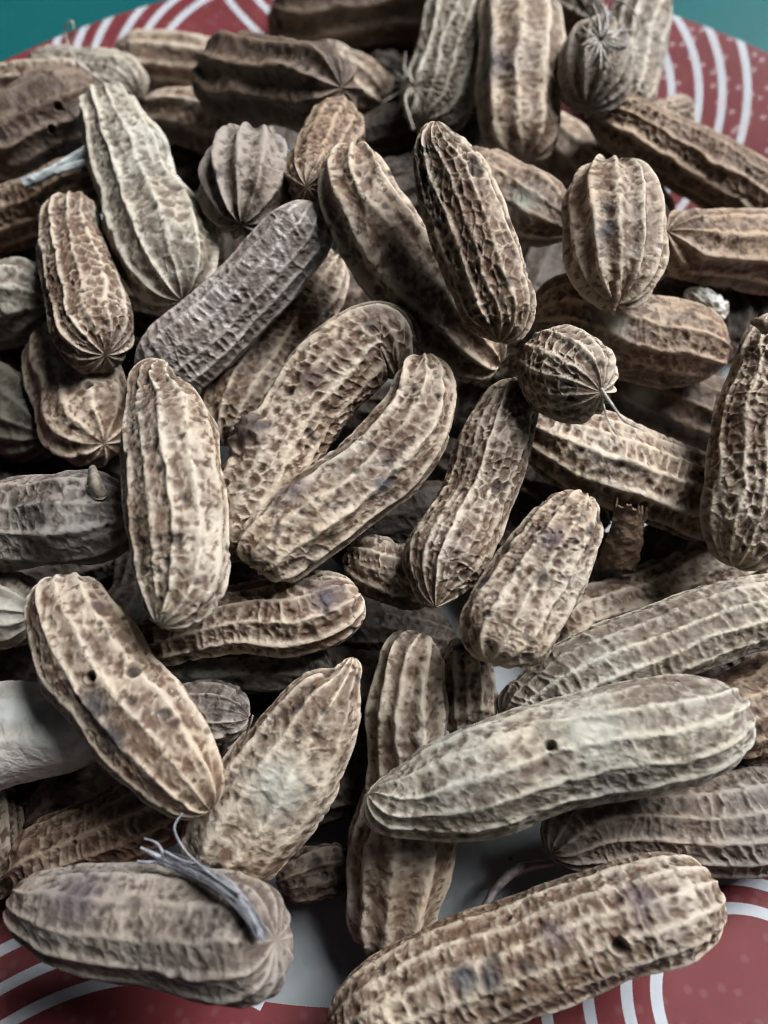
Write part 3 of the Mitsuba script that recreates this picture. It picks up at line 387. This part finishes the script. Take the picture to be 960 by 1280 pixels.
    ('gap12', [(0.948, 4.096, 0.881, 1.052), (0.291, 4.239, 0.989, 1.052), (-0.146, 4.335, 1.060, 0.968), (-0.584, 4.430, 1.132, 1.021), (-1.241, 4.573, 1.240, 1.021)], GAP, dict(style='rib', tone='gap_shade', fine=False, group=GAPS)),
    ('gap13', [(2.935, 10.228, 1.043, 1.370), (3.309, 10.957, 1.053, 1.370), (3.559, 11.442, 1.059, 1.261), (3.808, 11.928, 1.066, 1.329), (4.182, 12.656, 1.076, 1.329)], GAP, dict(style='pit', tone='gap_shade', fine=False, group=GAPS)),
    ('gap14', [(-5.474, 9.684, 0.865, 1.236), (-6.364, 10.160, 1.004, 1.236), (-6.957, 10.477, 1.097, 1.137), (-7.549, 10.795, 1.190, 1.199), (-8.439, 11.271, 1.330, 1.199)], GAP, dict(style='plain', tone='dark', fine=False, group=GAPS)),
    ('gap15', [(-2.766, 2.132, 0.984, 1.209), (-2.444, 2.839, 1.051, 1.209), (-2.229, 3.311, 1.096, 1.113), (-2.014, 3.783, 1.141, 1.173), (-1.692, 4.490, 1.208, 1.173)], GAP, dict(style='net', tone='gap_shade', fine=False, group=GAPS)),
    ('gap16', [(-6.425, 11.530, 1.485, 1.192), (-6.616, 12.484, 1.311, 1.192), (-6.743, 13.120, 1.195, 1.096), (-6.870, 13.756, 1.080, 1.156), (-7.061, 14.711, 0.906, 1.156)], GAP, dict(style='cord', tone='gap_shade', fine=False, group=GAPS)),
    ('gap17', [(-7.023, 5.470, 1.522, 1.394), (-6.245, 5.723, 1.343, 1.394), (-5.727, 5.892, 1.223, 1.283), (-5.208, 6.061, 1.103, 1.353), (-4.430, 6.314, 0.924, 1.353)], GAP, dict(style='rib', tone='gap_shade', fine=False, group=GAPS)),
    ('gap18', [(-3.463, 6.916, 1.441, 1.176), (-4.277, 7.468, 1.247, 1.176), (-4.820, 7.836, 1.117, 1.082), (-5.363, 8.204, 0.988, 1.141), (-6.178, 8.756, 0.794, 1.141)], GAP, dict(style='pit', tone='gap_shade', fine=False, group=GAPS)),
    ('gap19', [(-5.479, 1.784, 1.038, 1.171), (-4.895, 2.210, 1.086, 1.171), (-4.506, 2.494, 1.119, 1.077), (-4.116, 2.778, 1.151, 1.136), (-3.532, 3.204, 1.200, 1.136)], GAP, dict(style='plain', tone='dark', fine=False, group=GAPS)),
    ('gap20', [(1.481, 7.750, 1.314, 1.299), (1.793, 8.366, 1.171, 1.299), (2.001, 8.776, 1.075, 1.196), (2.209, 9.186, 0.980, 1.260), (2.521, 9.801, 0.837, 1.260)], GAP, dict(style='net', tone='gap_shade', fine=False, group=GAPS)),
    ('gap21', [(-0.230, 13.412, 0.897, 1.125), (0.664, 13.644, 1.020, 1.125), (1.259, 13.799, 1.102, 1.035), (1.855, 13.954, 1.184, 1.091), (2.749, 14.186, 1.307, 1.091)], GAP, dict(style='cord', tone='gap_shade', fine=False, group=GAPS)),
    ('gap22', [(-2.358, 14.575, 1.175, 1.231), (-3.059, 14.607, 1.125, 1.231), (-3.526, 14.629, 1.092, 1.133), (-3.993, 14.650, 1.059, 1.194), (-4.693, 14.682, 1.009, 1.194)], GAP, dict(style='rib', tone='gap_shade', fine=False, group=GAPS)),
    ('gap23', [(7.408, 9.332, 0.891, 1.064), (7.445, 10.033, 0.981, 1.064), (7.470, 10.500, 1.040, 0.979), (7.495, 10.967, 1.100, 1.032), (7.533, 11.668, 1.190, 1.032)], GAP, dict(style='pit', tone='gap_shade', fine=False, group=GAPS)),
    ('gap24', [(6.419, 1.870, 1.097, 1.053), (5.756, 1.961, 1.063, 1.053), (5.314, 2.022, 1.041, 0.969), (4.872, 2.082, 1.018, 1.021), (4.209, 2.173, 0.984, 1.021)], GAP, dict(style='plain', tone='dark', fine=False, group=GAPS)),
    ('gap25', [(-3.434, 9.070, 1.271, 1.209), (-4.176, 9.706, 1.265, 1.209), (-4.671, 10.129, 1.261, 1.112), (-5.166, 10.553, 1.257, 1.173), (-5.908, 11.188, 1.251, 1.173)], GAP, dict(style='net', tone='gap_shade', fine=False, group=GAPS)),
    ('gap26', [(-1.808, 14.897, 1.319, 1.060), (-1.680, 15.749, 1.261, 1.060), (-1.595, 16.316, 1.223, 0.975), (-1.510, 16.884, 1.184, 1.028), (-1.382, 17.735, 1.127, 1.028)], GAP, dict(style='cord', tone='gap_shade', fine=False, group=GAPS)),
    ('gap27', [(0.533, 1.952, 0.965, 1.191), (-0.280, 1.999, 1.106, 1.191), (-0.821, 2.031, 1.200, 1.096), (-1.363, 2.062, 1.293, 1.156), (-2.176, 2.110, 1.434, 1.156)], GAP, dict(style='rib', tone='gap_shade', fine=False, group=GAPS)),
    ('gap28', [(-5.926, 6.595, 1.475, 1.090), (-6.369, 7.337, 1.283, 1.090), (-6.664, 7.831, 1.155, 1.003), (-6.959, 8.325, 1.028, 1.057), (-7.401, 9.067, 0.836, 1.057)], GAP, dict(style='pit', tone='gap_shade', fine=False, group=GAPS)),
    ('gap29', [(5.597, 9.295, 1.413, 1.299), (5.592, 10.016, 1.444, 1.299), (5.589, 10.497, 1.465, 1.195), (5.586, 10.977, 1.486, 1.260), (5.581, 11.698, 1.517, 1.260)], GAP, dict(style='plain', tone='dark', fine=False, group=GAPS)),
    ('gap30', [(-3.185, 4.937, 1.841, 1.167), (-2.788, 4.949, 1.919, 1.167), (-2.524, 4.957, 1.971, 1.074), (-2.260, 4.965, 2.022, 1.132), (-1.863, 4.977, 2.100, 1.132)], GAP, dict(style='net', tone='gap_shade', fine=False, group=GAPS)),
    ('gap31', [(-3.172, 15.046, 1.165, 1.129), (-3.532, 15.292, 1.134, 1.129), (-3.772, 15.456, 1.114, 1.038), (-4.012, 15.620, 1.093, 1.095), (-4.372, 15.866, 1.063, 1.095)], GAP, dict(style='cord', tone='gap_shade', fine=False, group=GAPS)),
    ('gap32', [(3.935, 2.475, 1.128, 1.355), (4.427, 2.878, 1.112, 1.355), (4.755, 3.147, 1.101, 1.247), (5.083, 3.416, 1.090, 1.315), (5.575, 3.819, 1.074, 1.315)], GAP, dict(style='rib', tone='gap_shade', fine=False, group=GAPS)),
    ('gap33', [(4.229, 4.992, 0.930, 1.293), (4.578, 5.296, 0.990, 1.293), (4.811, 5.499, 1.030, 1.190), (5.044, 5.701, 1.070, 1.254), (5.394, 6.005, 1.130, 1.254)], GAP, dict(style='pit', tone='gap_shade', fine=False, group=GAPS)),
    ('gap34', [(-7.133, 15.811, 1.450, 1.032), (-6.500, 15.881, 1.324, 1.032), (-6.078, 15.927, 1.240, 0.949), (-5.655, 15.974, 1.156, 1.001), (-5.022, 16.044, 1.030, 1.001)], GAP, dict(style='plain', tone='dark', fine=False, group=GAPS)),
    ('gap35', [(1.993, 17.122, 1.112, 1.039), (1.543, 17.320, 1.179, 1.039), (1.244, 17.451, 1.223, 0.955), (0.945, 17.583, 1.268, 1.007), (0.495, 17.780, 1.335, 1.007)], GAP, dict(style='net', tone='gap_shade', fine=False, group=GAPS)),
    ('gap36', [(2.372, 4.576, 1.669, 0.862), (2.080, 5.139, 1.634, 0.862), (1.885, 5.513, 1.611, 0.793), (1.690, 5.888, 1.588, 0.836), (1.397, 6.451, 1.553, 0.836)], GAP, dict(style='cord', tone='gap_shade', fine=False, group=GAPS)),
    ('gap37', [(0.342, 14.142, 1.297, 0.853), (0.751, 14.344, 1.211, 0.853), (1.023, 14.478, 1.155, 0.785), (1.295, 14.612, 1.098, 0.828), (1.703, 14.814, 1.013, 0.828)], GAP, dict(style='rib', tone='gap_shade', fine=False, group=GAPS)),
    ('gap38', [(-6.632, 2.355, 1.139, 0.972), (-6.178, 2.392, 1.070, 0.972), (-5.876, 2.416, 1.024, 0.895), (-5.573, 2.440, 0.978, 0.943), (-5.119, 2.477, 0.909, 0.943)], GAP, dict(style='pit', tone='gap_shade', fine=False, group=GAPS)),
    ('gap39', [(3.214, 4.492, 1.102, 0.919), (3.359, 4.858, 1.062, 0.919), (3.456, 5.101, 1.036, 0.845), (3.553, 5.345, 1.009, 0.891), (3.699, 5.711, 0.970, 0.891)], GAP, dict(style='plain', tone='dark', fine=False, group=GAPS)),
    ('gap40', [(-7.734, 14.669, 1.257, 0.944), (-7.479, 15.010, 1.248, 0.944), (-7.310, 15.237, 1.241, 0.868), (-7.140, 15.464, 1.235, 0.916), (-6.885, 15.805, 1.226, 0.916)], GAP, dict(style='net', tone='gap_shade', fine=False, group=GAPS)),
]
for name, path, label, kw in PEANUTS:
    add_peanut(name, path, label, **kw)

# ------------------------------------------------------------------ stems and fibres that grow from the shells, loose stalks, a broken shell
def fibre_bsdf(rgb, rough=.55):
    k = 'fibre_' + '_'.join(f'{int(c * 100):02d}' for c in rgb)
    def tint(p, n, uv):
        return mi.Color3f(*rgb) * (0.25 + 0.8 * fbm(p.x * 1500, p.y * 1500, p.z * 1500, 2))
    scene.setdefault(k, {'type': 'twosided', 'bsdf': {'type': 'principled', 'base_color': mikit.proc(tint), 'roughness': rough, 'specular': .35}})
    return k

def add_stem(owner, part, strands, rgb, label=None):
    """A stem or tuft of fibres on the peanut called owner, one mesh of its strands."""
    tubes, rng = [], np.random.default_rng(77)
    for i, (p, r) in enumerate(strands):
        if part == 'stem' and max(r) > .06:           # a bundle of dry fibres
            for q in range(70):
                o = rng.normal(size=3) * .34; w = rng.normal(size=(len(p), 3)) * .016 * np.linspace(.3, 1.6, len(p))[:, None]
                cut = len(p) if rng.uniform() < .6 else len(p) - 1
                tubes.append(tube((np.array(p) + np.array(r)[:, None] * o + w)[:cut], [.013, .011, .009, .003], 5, seed=q, rough=.3))
        else:
            tubes.append(tube(p, r, 12 if max(r) > .06 else 6, seed=i, rough=.16 if max(r) > .06 else .05))
    m = trimesh.util.concatenate(tubes)
    base = f'{keys[owner]}__{part}'; key, n = base, 1
    while key in scene: key = f'{base}_{n:03d}'; n += 1
    scene[key] = mikit.ply(m, fibre_bsdf(rgb), smooth=50)
    if label: labels[key] = {'label': label}

STEMS = [
    ('ball15', 'hair', (0.62, 0.6, 0.55), 'long pale hair on the tip', [([(2.800, 5.783, 5.251), (2.820, 5.484, 5.389), (2.949, 5.257, 5.330), (3.128, 5.028, 5.410)], [np.float64(0.0187), np.float64(0.0148), np.float64(0.0108)]), ([(2.835, 5.678, 5.070), (2.878, 5.500, 4.972), (2.940, 5.200, 5.045)], [np.float64(0.0119), np.float64(0.007)])]),
    ('ball17', 'beak', (0.22, 0.15, 0.1), None, [([(3.508, 7.919, 4.719), (3.504, 7.704, 4.632), (3.449, 7.561, 4.538)], [np.float64(0.0898), np.float64(0.0674), np.float64(0.0337)])]),
    ('n57', 'hair', (0.6, 0.57, 0.5), 'fine looped pale hair', [([(-4.488, 15.683, 2.587), (-4.897, 15.591, 3.194), (-5.278, 15.890, 3.399), (-5.546, 16.655, 3.384), (-5.501, 16.768, 3.573), (-5.333, 16.727, 3.667), (-5.366, 16.638, 3.513), (-5.542, 16.663, 3.310)], [np.float64(0.0247), np.float64(0.0214), np.float64(0.0197)])]),
    ('v', 'fibres', (0.5, 0.45, 0.38), 'ragged pale fibres', [([(1.384, 15.135, 2.716), (1.585, 14.893, 2.800), (1.847, 14.805, 2.804)], [np.float64(0.0322), np.float64(0.0225), np.float64(0.008)]), ([(1.368, 15.130, 2.703), (1.459, 14.912, 2.764), (1.526, 14.778, 2.678)], [np.float64(0.0258), np.float64(0.0177), np.float64(0.008)]), ([(1.351, 15.127, 2.689), (1.386, 14.828, 2.673), (1.331, 14.597, 2.545)], [np.float64(0.029), np.float64(0.0209), np.float64(0.0081)]), ([(1.336, 15.138, 2.682), (1.353, 14.819, 2.647), (1.219, 14.607, 2.476)], [np.float64(0.0306), np.float64(0.021), np.float64(0.0081)]), ([(1.321, 15.150, 2.675), (1.257, 14.988, 2.657), (1.127, 15.018, 2.485)], [np.float64(0.0323), np.float64(0.0226), np.float64(0.0081)]), ([(1.307, 15.178, 2.674), (1.129, 15.036, 2.508), (0.924, 15.038, 2.194)], [np.float64(0.0339), np.float64(0.0242), np.float64(0.0081)]), ([(1.294, 15.208, 2.672), (1.031, 15.443, 2.382), (0.702, 15.324, 2.281)], [np.float64(0.0355), np.float64(0.0242), np.float64(0.0081)]), ([(1.295, 15.224, 2.677), (1.010, 15.562, 2.461), (0.667, 15.469, 2.362)], [np.float64(0.0226), np.float64(0.0162), np.float64(0.0081)]), ([(1.297, 15.241, 2.683), (1.136, 15.668, 2.482), (0.915, 15.758, 2.601)], [np.float64(0.0259), np.float64(0.0178), np.float64(0.0081)]), ([(1.314, 15.244, 2.697), (1.185, 15.655, 2.541), (1.018, 15.781, 2.664)], [np.float64(0.0307), np.float64(0.0226), np.float64(0.0081)]), ([(1.330, 15.248, 2.711), (1.240, 15.885, 2.570), (1.290, 16.217, 2.744)], [np.float64(0.0387), np.float64(0.0274), np.float64(0.0081)]), ([(1.330, 15.248, 2.711), (1.317, 15.620, 2.766), (1.506, 15.878, 2.936)], [np.float64(0.0371), np.float64(0.0258), np.float64(0.0081)]), ([(1.360, 15.221, 2.726), (1.416, 15.286, 2.851), (1.587, 15.384, 2.939)], [np.float64(0.0306), np.float64(0.0226), np.float64(0.0081)]), ([(1.376, 15.210, 2.733), (1.531, 15.307, 2.912), (1.878, 15.277, 3.037)], [np.float64(0.0225), np.float64(0.0161), np.float64(0.0081)]), ([(1.389, 15.182, 2.734), (1.510, 15.104, 2.866), (1.657, 15.137, 2.985)], [np.float64(0.0338), np.float64(0.0241), np.float64(0.008)]), ([(1.237, 15.116, 2.690), (1.156, 14.769, 2.668), (1.263, 14.234, 2.448)], [np.float64(0.029), np.float64(0.029), np.float64(0.0161)])]),
    ('w', 'fibres', (0.52, 0.49, 0.44), 'burst of pale dry fibres and a curled thread', [([(4.653, 13.990, 4.173), (4.853, 13.967, 4.228), (5.197, 14.534, 4.055)], [np.float64(0.0301), np.float64(0.0215), np.float64(0.0072)]), ([(4.648, 13.956, 4.165), (4.890, 13.817, 4.175), (5.359, 14.149, 3.818)], [np.float64(0.0344), np.float64(0.0244), np.float64(0.0072)]), ([(4.648, 13.956, 4.165), (4.806, 13.768, 4.185), (5.148, 13.980, 4.073)], [np.float64(0.0215), np.float64(0.0158), np.float64(0.0072)]), ([(4.631, 13.942, 4.161), (4.681, 13.713, 4.189), (4.876, 13.705, 4.131)], [np.float64(0.033), np.float64(0.0229), np.float64(0.0072)]), ([(4.615, 13.928, 4.157), (4.634, 13.563, 4.129), (4.777, 13.345, 3.976)], [np.float64(0.0258), np.float64(0.0186), np.float64(0.0072)]), ([(4.601, 13.931, 4.156), (4.554, 13.612, 4.148), (4.506, 13.311, 4.087)], [np.float64(0.0287), np.float64(0.0201), np.float64(0.0072)]), ([(4.588, 13.934, 4.155), (4.490, 13.655, 4.155), (4.368, 13.516, 4.050)], [np.float64(0.0229), np.float64(0.0158), np.float64(0.0072)]), ([(4.577, 13.954, 4.158), (4.403, 13.717, 4.152), (4.243, 13.616, 4.054)], [np.float64(0.0186), np.float64(0.0129), np.float64(0.0072)]), ([(4.577, 13.954, 4.158), (4.442, 13.811, 4.191), (4.322, 13.849, 4.101)], [np.float64(0.0287), np.float64(0.0201), np.float64(0.0072)]), ([(4.566, 13.975, 4.160), (4.361, 13.892, 4.174), (4.157, 14.034, 4.084)], [np.float64(0.0244), np.float64(0.0172), np.float64(0.0072)]), ([(4.569, 13.992, 4.164), (4.436, 13.942, 4.209), (4.262, 13.847, 4.198)], [np.float64(0.0287), np.float64(0.0201), np.float64(0.0072)]), ([(4.572, 14.009, 4.167), (4.387, 14.054, 4.200), (4.274, 14.473, 4.043)], [np.float64(0.0244), np.float64(0.0172), np.float64(0.0072)]), ([(4.588, 14.022, 4.172), (4.441, 14.129, 4.221), (4.384, 14.559, 4.099)], [np.float64(0.023), np.float64(0.0158), np.float64(0.0072)]), ([(4.590, 14.039, 4.176), (4.531, 14.098, 4.247), (4.518, 14.378, 4.217)], [np.float64(0.0302), np.float64(0.0215), np.float64(0.0072)]), ([(4.604, 14.035, 4.177), (4.575, 14.323, 4.247), (4.517, 14.949, 4.096)], [np.float64(0.0215), np.float64(0.0158), np.float64(0.0072)]), ([(4.617, 14.032, 4.178), (4.630, 14.106, 4.263), (4.652, 14.324, 4.298)], [np.float64(0.0244), np.float64(0.0172), np.float64(0.0072)]), ([(4.631, 14.029, 4.179), (4.762, 14.266, 4.266), (4.879, 14.862, 4.207)], [np.float64(0.0244), np.float64(0.0172), np.float64(0.0072)]), ([(4.642, 14.009, 4.176), (4.782, 14.071, 4.257), (4.981, 14.495, 4.204)], [np.float64(0.0201), np.float64(0.0143), np.float64(0.0072)]), ([(4.656, 14.006, 4.176), (4.859, 14.080, 4.244), (5.331, 14.505, 3.955)], [np.float64(0.0215), np.float64(0.0158), np.float64(0.0072)]), ([(4.650, 13.973, 4.169), (4.860, 13.917, 4.216), (5.184, 14.028, 4.023)], [np.float64(0.0244), np.float64(0.0172), np.float64(0.0072)]), ([(4.604, 14.002, 4.214), (4.614, 14.316, 4.336), (4.576, 14.694, 4.396)], [np.float64(0.0286), np.float64(0.02), np.float64(0.01)]), ([(4.645, 13.993, 4.216), (4.751, 14.348, 4.333), (4.738, 14.656, 4.419)], [np.float64(0.0315), np.float64(0.0215), np.float64(0.01)]), ([(4.654, 13.957, 4.209), (4.724, 14.029, 4.363), (4.810, 14.606, 4.371), (5.055, 14.515, 4.491), (5.313, 14.373, 4.295), (5.338, 14.126, 4.080), (5.036, 13.580, 4.064)], [np.float64(0.0286), np.float64(0.02), np.float64(0.0157), np.float64(0.0143), np.float64(0.0129), np.float64(0.0129), np.float64(0.0114)])]),
    ('c46', 'stem', (0.33, 0.335, 0.37), 'frayed grey stem with loose threads', [([(-1.723, 0.139, 3.825), (-1.849, 0.395, 3.973), (-2.152, 0.646, 3.857), (-2.644, 0.889, 3.477), (-3.015, 1.048, 3.370)], [np.float64(0.1032), np.float64(0.0946), np.float64(0.086), np.float64(0.086), np.float64(0.0688)]), ([(-2.975, 1.045, 3.376), (-3.079, 1.102, 3.419), (-3.203, 1.167, 3.393)], [np.float64(0.0328), np.float64(0.0188)]), ([(-2.991, 1.015, 3.317), (-3.112, 1.005, 3.355), (-3.253, 1.028, 3.327)], [np.float64(0.0282), np.float64(0.0188)]), ([(-2.918, 1.057, 3.380), (-3.004, 1.200, 3.433), (-3.163, 1.267, 3.419)], [np.float64(0.0206), np.float64(0.0113)]), ([(-1.894, 0.535, 4.095), (-2.288, 0.789, 3.812), (-2.631, 1.072, 3.548), (-2.757, 1.321, 3.598), (-2.656, 1.484, 3.646)], [np.float64(0.0222), np.float64(0.0171), np.float64(0.0137)]), ([(-2.578, 0.937, 3.451), (-2.763, 1.020, 3.463), (-2.903, 1.103, 3.442)], [np.float64(0.0232), np.float64(0.0139)])]),
    ('n41', 'stub', (0.42, 0.36, 0.29), None, [([(-3.779, 5.546, 4.177), (-3.769, 5.660, 4.322), (-3.902, 5.970, 4.104)], [np.float64(0.1385), np.float64(0.0959), np.float64(0.0639)])]),
    ('n52', 'hair', (0.45, 0.4, 0.33), None, [([(-2.314, 2.364, 2.748), (-2.088, 2.462, 2.878), (-1.948, 2.571, 3.124), (-1.904, 2.665, 3.191)], [np.float64(0.0168), np.float64(0.0126), np.float64(0.0105)])]),
    ('l', 'beak', (0.25, 0.18, 0.13), None, [([(5.600, 7.144, 4.369), (5.468, 7.208, 4.412), (5.405, 7.300, 4.345)], [np.float64(0.1007), np.float64(0.0671), np.float64(0.0336)])]),
    ('a', 'beak', (0.3, 0.23, 0.16), None, [([(-2.537, 3.602, 4.866), (-2.578, 3.511, 4.908), (-2.658, 3.509, 4.881)], [np.float64(0.0461), np.float64(0.0277), np.float64(0.0138)])]),
]
for owner, part, rgb, label, strands in STEMS:
    add_stem(owner, part, strands, rgb, label)

STALKS = [
    ('pale_stalk', (0.62, 0.68, 0.68), 'forked pale bluish dry stalk sticking out at upper left', 'stalk', [([(-5.793, 12.269, 3.615), (-5.327, 12.409, 3.686), (-4.617, 12.730, 3.849)], [np.float64(0.0985), np.float64(0.0844), np.float64(0.0703)]), ([(-5.213, 12.425, 3.694), (-4.852, 12.497, 3.730), (-4.494, 12.544, 3.754)], [np.float64(0.0703), np.float64(0.0563), np.float64(0.0492)])]),
    ('withered_stalk', (0.32, 0.28, 0.27), 'thin withered grey stalk over the plate behind the bottom right peanut', 'stalk', [([(0.893, 0.265, 1.150), (1.128, 0.527, 1.150), (1.466, 0.703, 1.150), (1.921, 0.748, 1.150)], [np.float64(0.0558), np.float64(0.0669), np.float64(0.0781), np.float64(0.0558)]), ([(1.897, 0.740, 1.150), (2.007, 0.854, 1.300), (2.102, 1.012, 1.300)], [np.float64(0.0334), np.float64(0.0223)])]),
]
for name, rgb, label, cat, strands in STALKS:
    m = trimesh.util.concatenate([tube(p, r, 12, seed=i, rough=.14) for i, (p, r) in enumerate(strands)])
    scene[name] = mikit.ply(m, fibre_bsdf(rgb), smooth=50)
    labels[name] = {'label': label, 'category': cat}

# a curled, ragged piece of empty shell standing in a gap
def broken_shell(base, top, out, width):
    base, top, out = (np.array(x, float) for x in (base, top, out))
    up = top - base; side = np.cross(out, up); side /= np.linalg.norm(side)
    out = out / np.linalg.norm(out)
    nu, nv = 40, 44
    u = np.linspace(-1, 1, nu); v = np.linspace(0, 1, nv)
    U, Vv = np.meshgrid(u, v)
    rag = 1 + .25 * (meshkit.fbm(np.stack([Vv * 6, np.sign(U) * 3, U * 0], -1), 3, 4) - .5) * 2
    ang = U * rag * 1.15
    r = width / 2 * (1 + .15 * np.sin(Vv * 5))
    hgt = Vv * (1 + .3 * (meshkit.fbm(np.stack([U * 4, U * 0, U * 0 + 8], -1), 3, 6) - .5) * 2 * Vv)
    P = base + up * hgt[..., None] + side * (np.sin(ang) * r)[..., None] + out * ((np.cos(ang) - .6) * r)[..., None]
    Nn = np.cross(np.gradient(P, axis=1), np.gradient(P, axis=0)); Nn /= np.linalg.norm(Nn, axis=2, keepdims=True)
    dsp = .10 * (meshkit.fbm(P / .16, 3, 9) - .5)
    P = P + Nn * dsp[..., None]
    P2 = P - Nn * .035
    col = np.array([.17, .115, .08]) * (.45 + 1.1 * meshkit.fbm(P / .2, 3, 12))[..., None]
    n = nu * nv; i, j = np.meshgrid(np.arange(nv - 1), np.arange(nu - 1), indexing='ij')
    q = np.stack([i * nu + j, i * nu + j + 1, (i + 1) * nu + j + 1, (i + 1) * nu + j], -1).reshape(-1, 4)
    rim = np.concatenate([np.arange(nu), np.arange(1, nv) * nu + nu - 1, (nv - 1) * nu + np.arange(nu - 2, -1, -1), np.arange(nv - 2, 0, -1) * nu])
    e = np.stack([rim, np.roll(rim, -1), np.roll(rim, -1) + n, rim + n], -1)
    Q = np.vstack([q, q[:, ::-1] + n, e[:, ::-1]])
    f = np.vstack([Q[:, [0, 1, 2]], Q[:, [0, 2, 3]]])
    return trimesh.Trimesh(np.vstack([P.reshape(-1, 3), P2.reshape(-1, 3)]) * CM, f, process=False), np.vstack([col.reshape(-1, 3)] * 2)
m, col = broken_shell((3.525, 4.778, 1.757), (3.625, 5.296, 2.694), (0.027, -0.188, 1.027), 0.55)
scene['shell_fragment'] = mikit.ply(m, 'shell_matte', smooth=True, color=col)
labels['shell_fragment'] = {'label': 'curled dark brown scrap of broken shell standing in the gap below the striped peanut', 'category': 'shell fragment'}
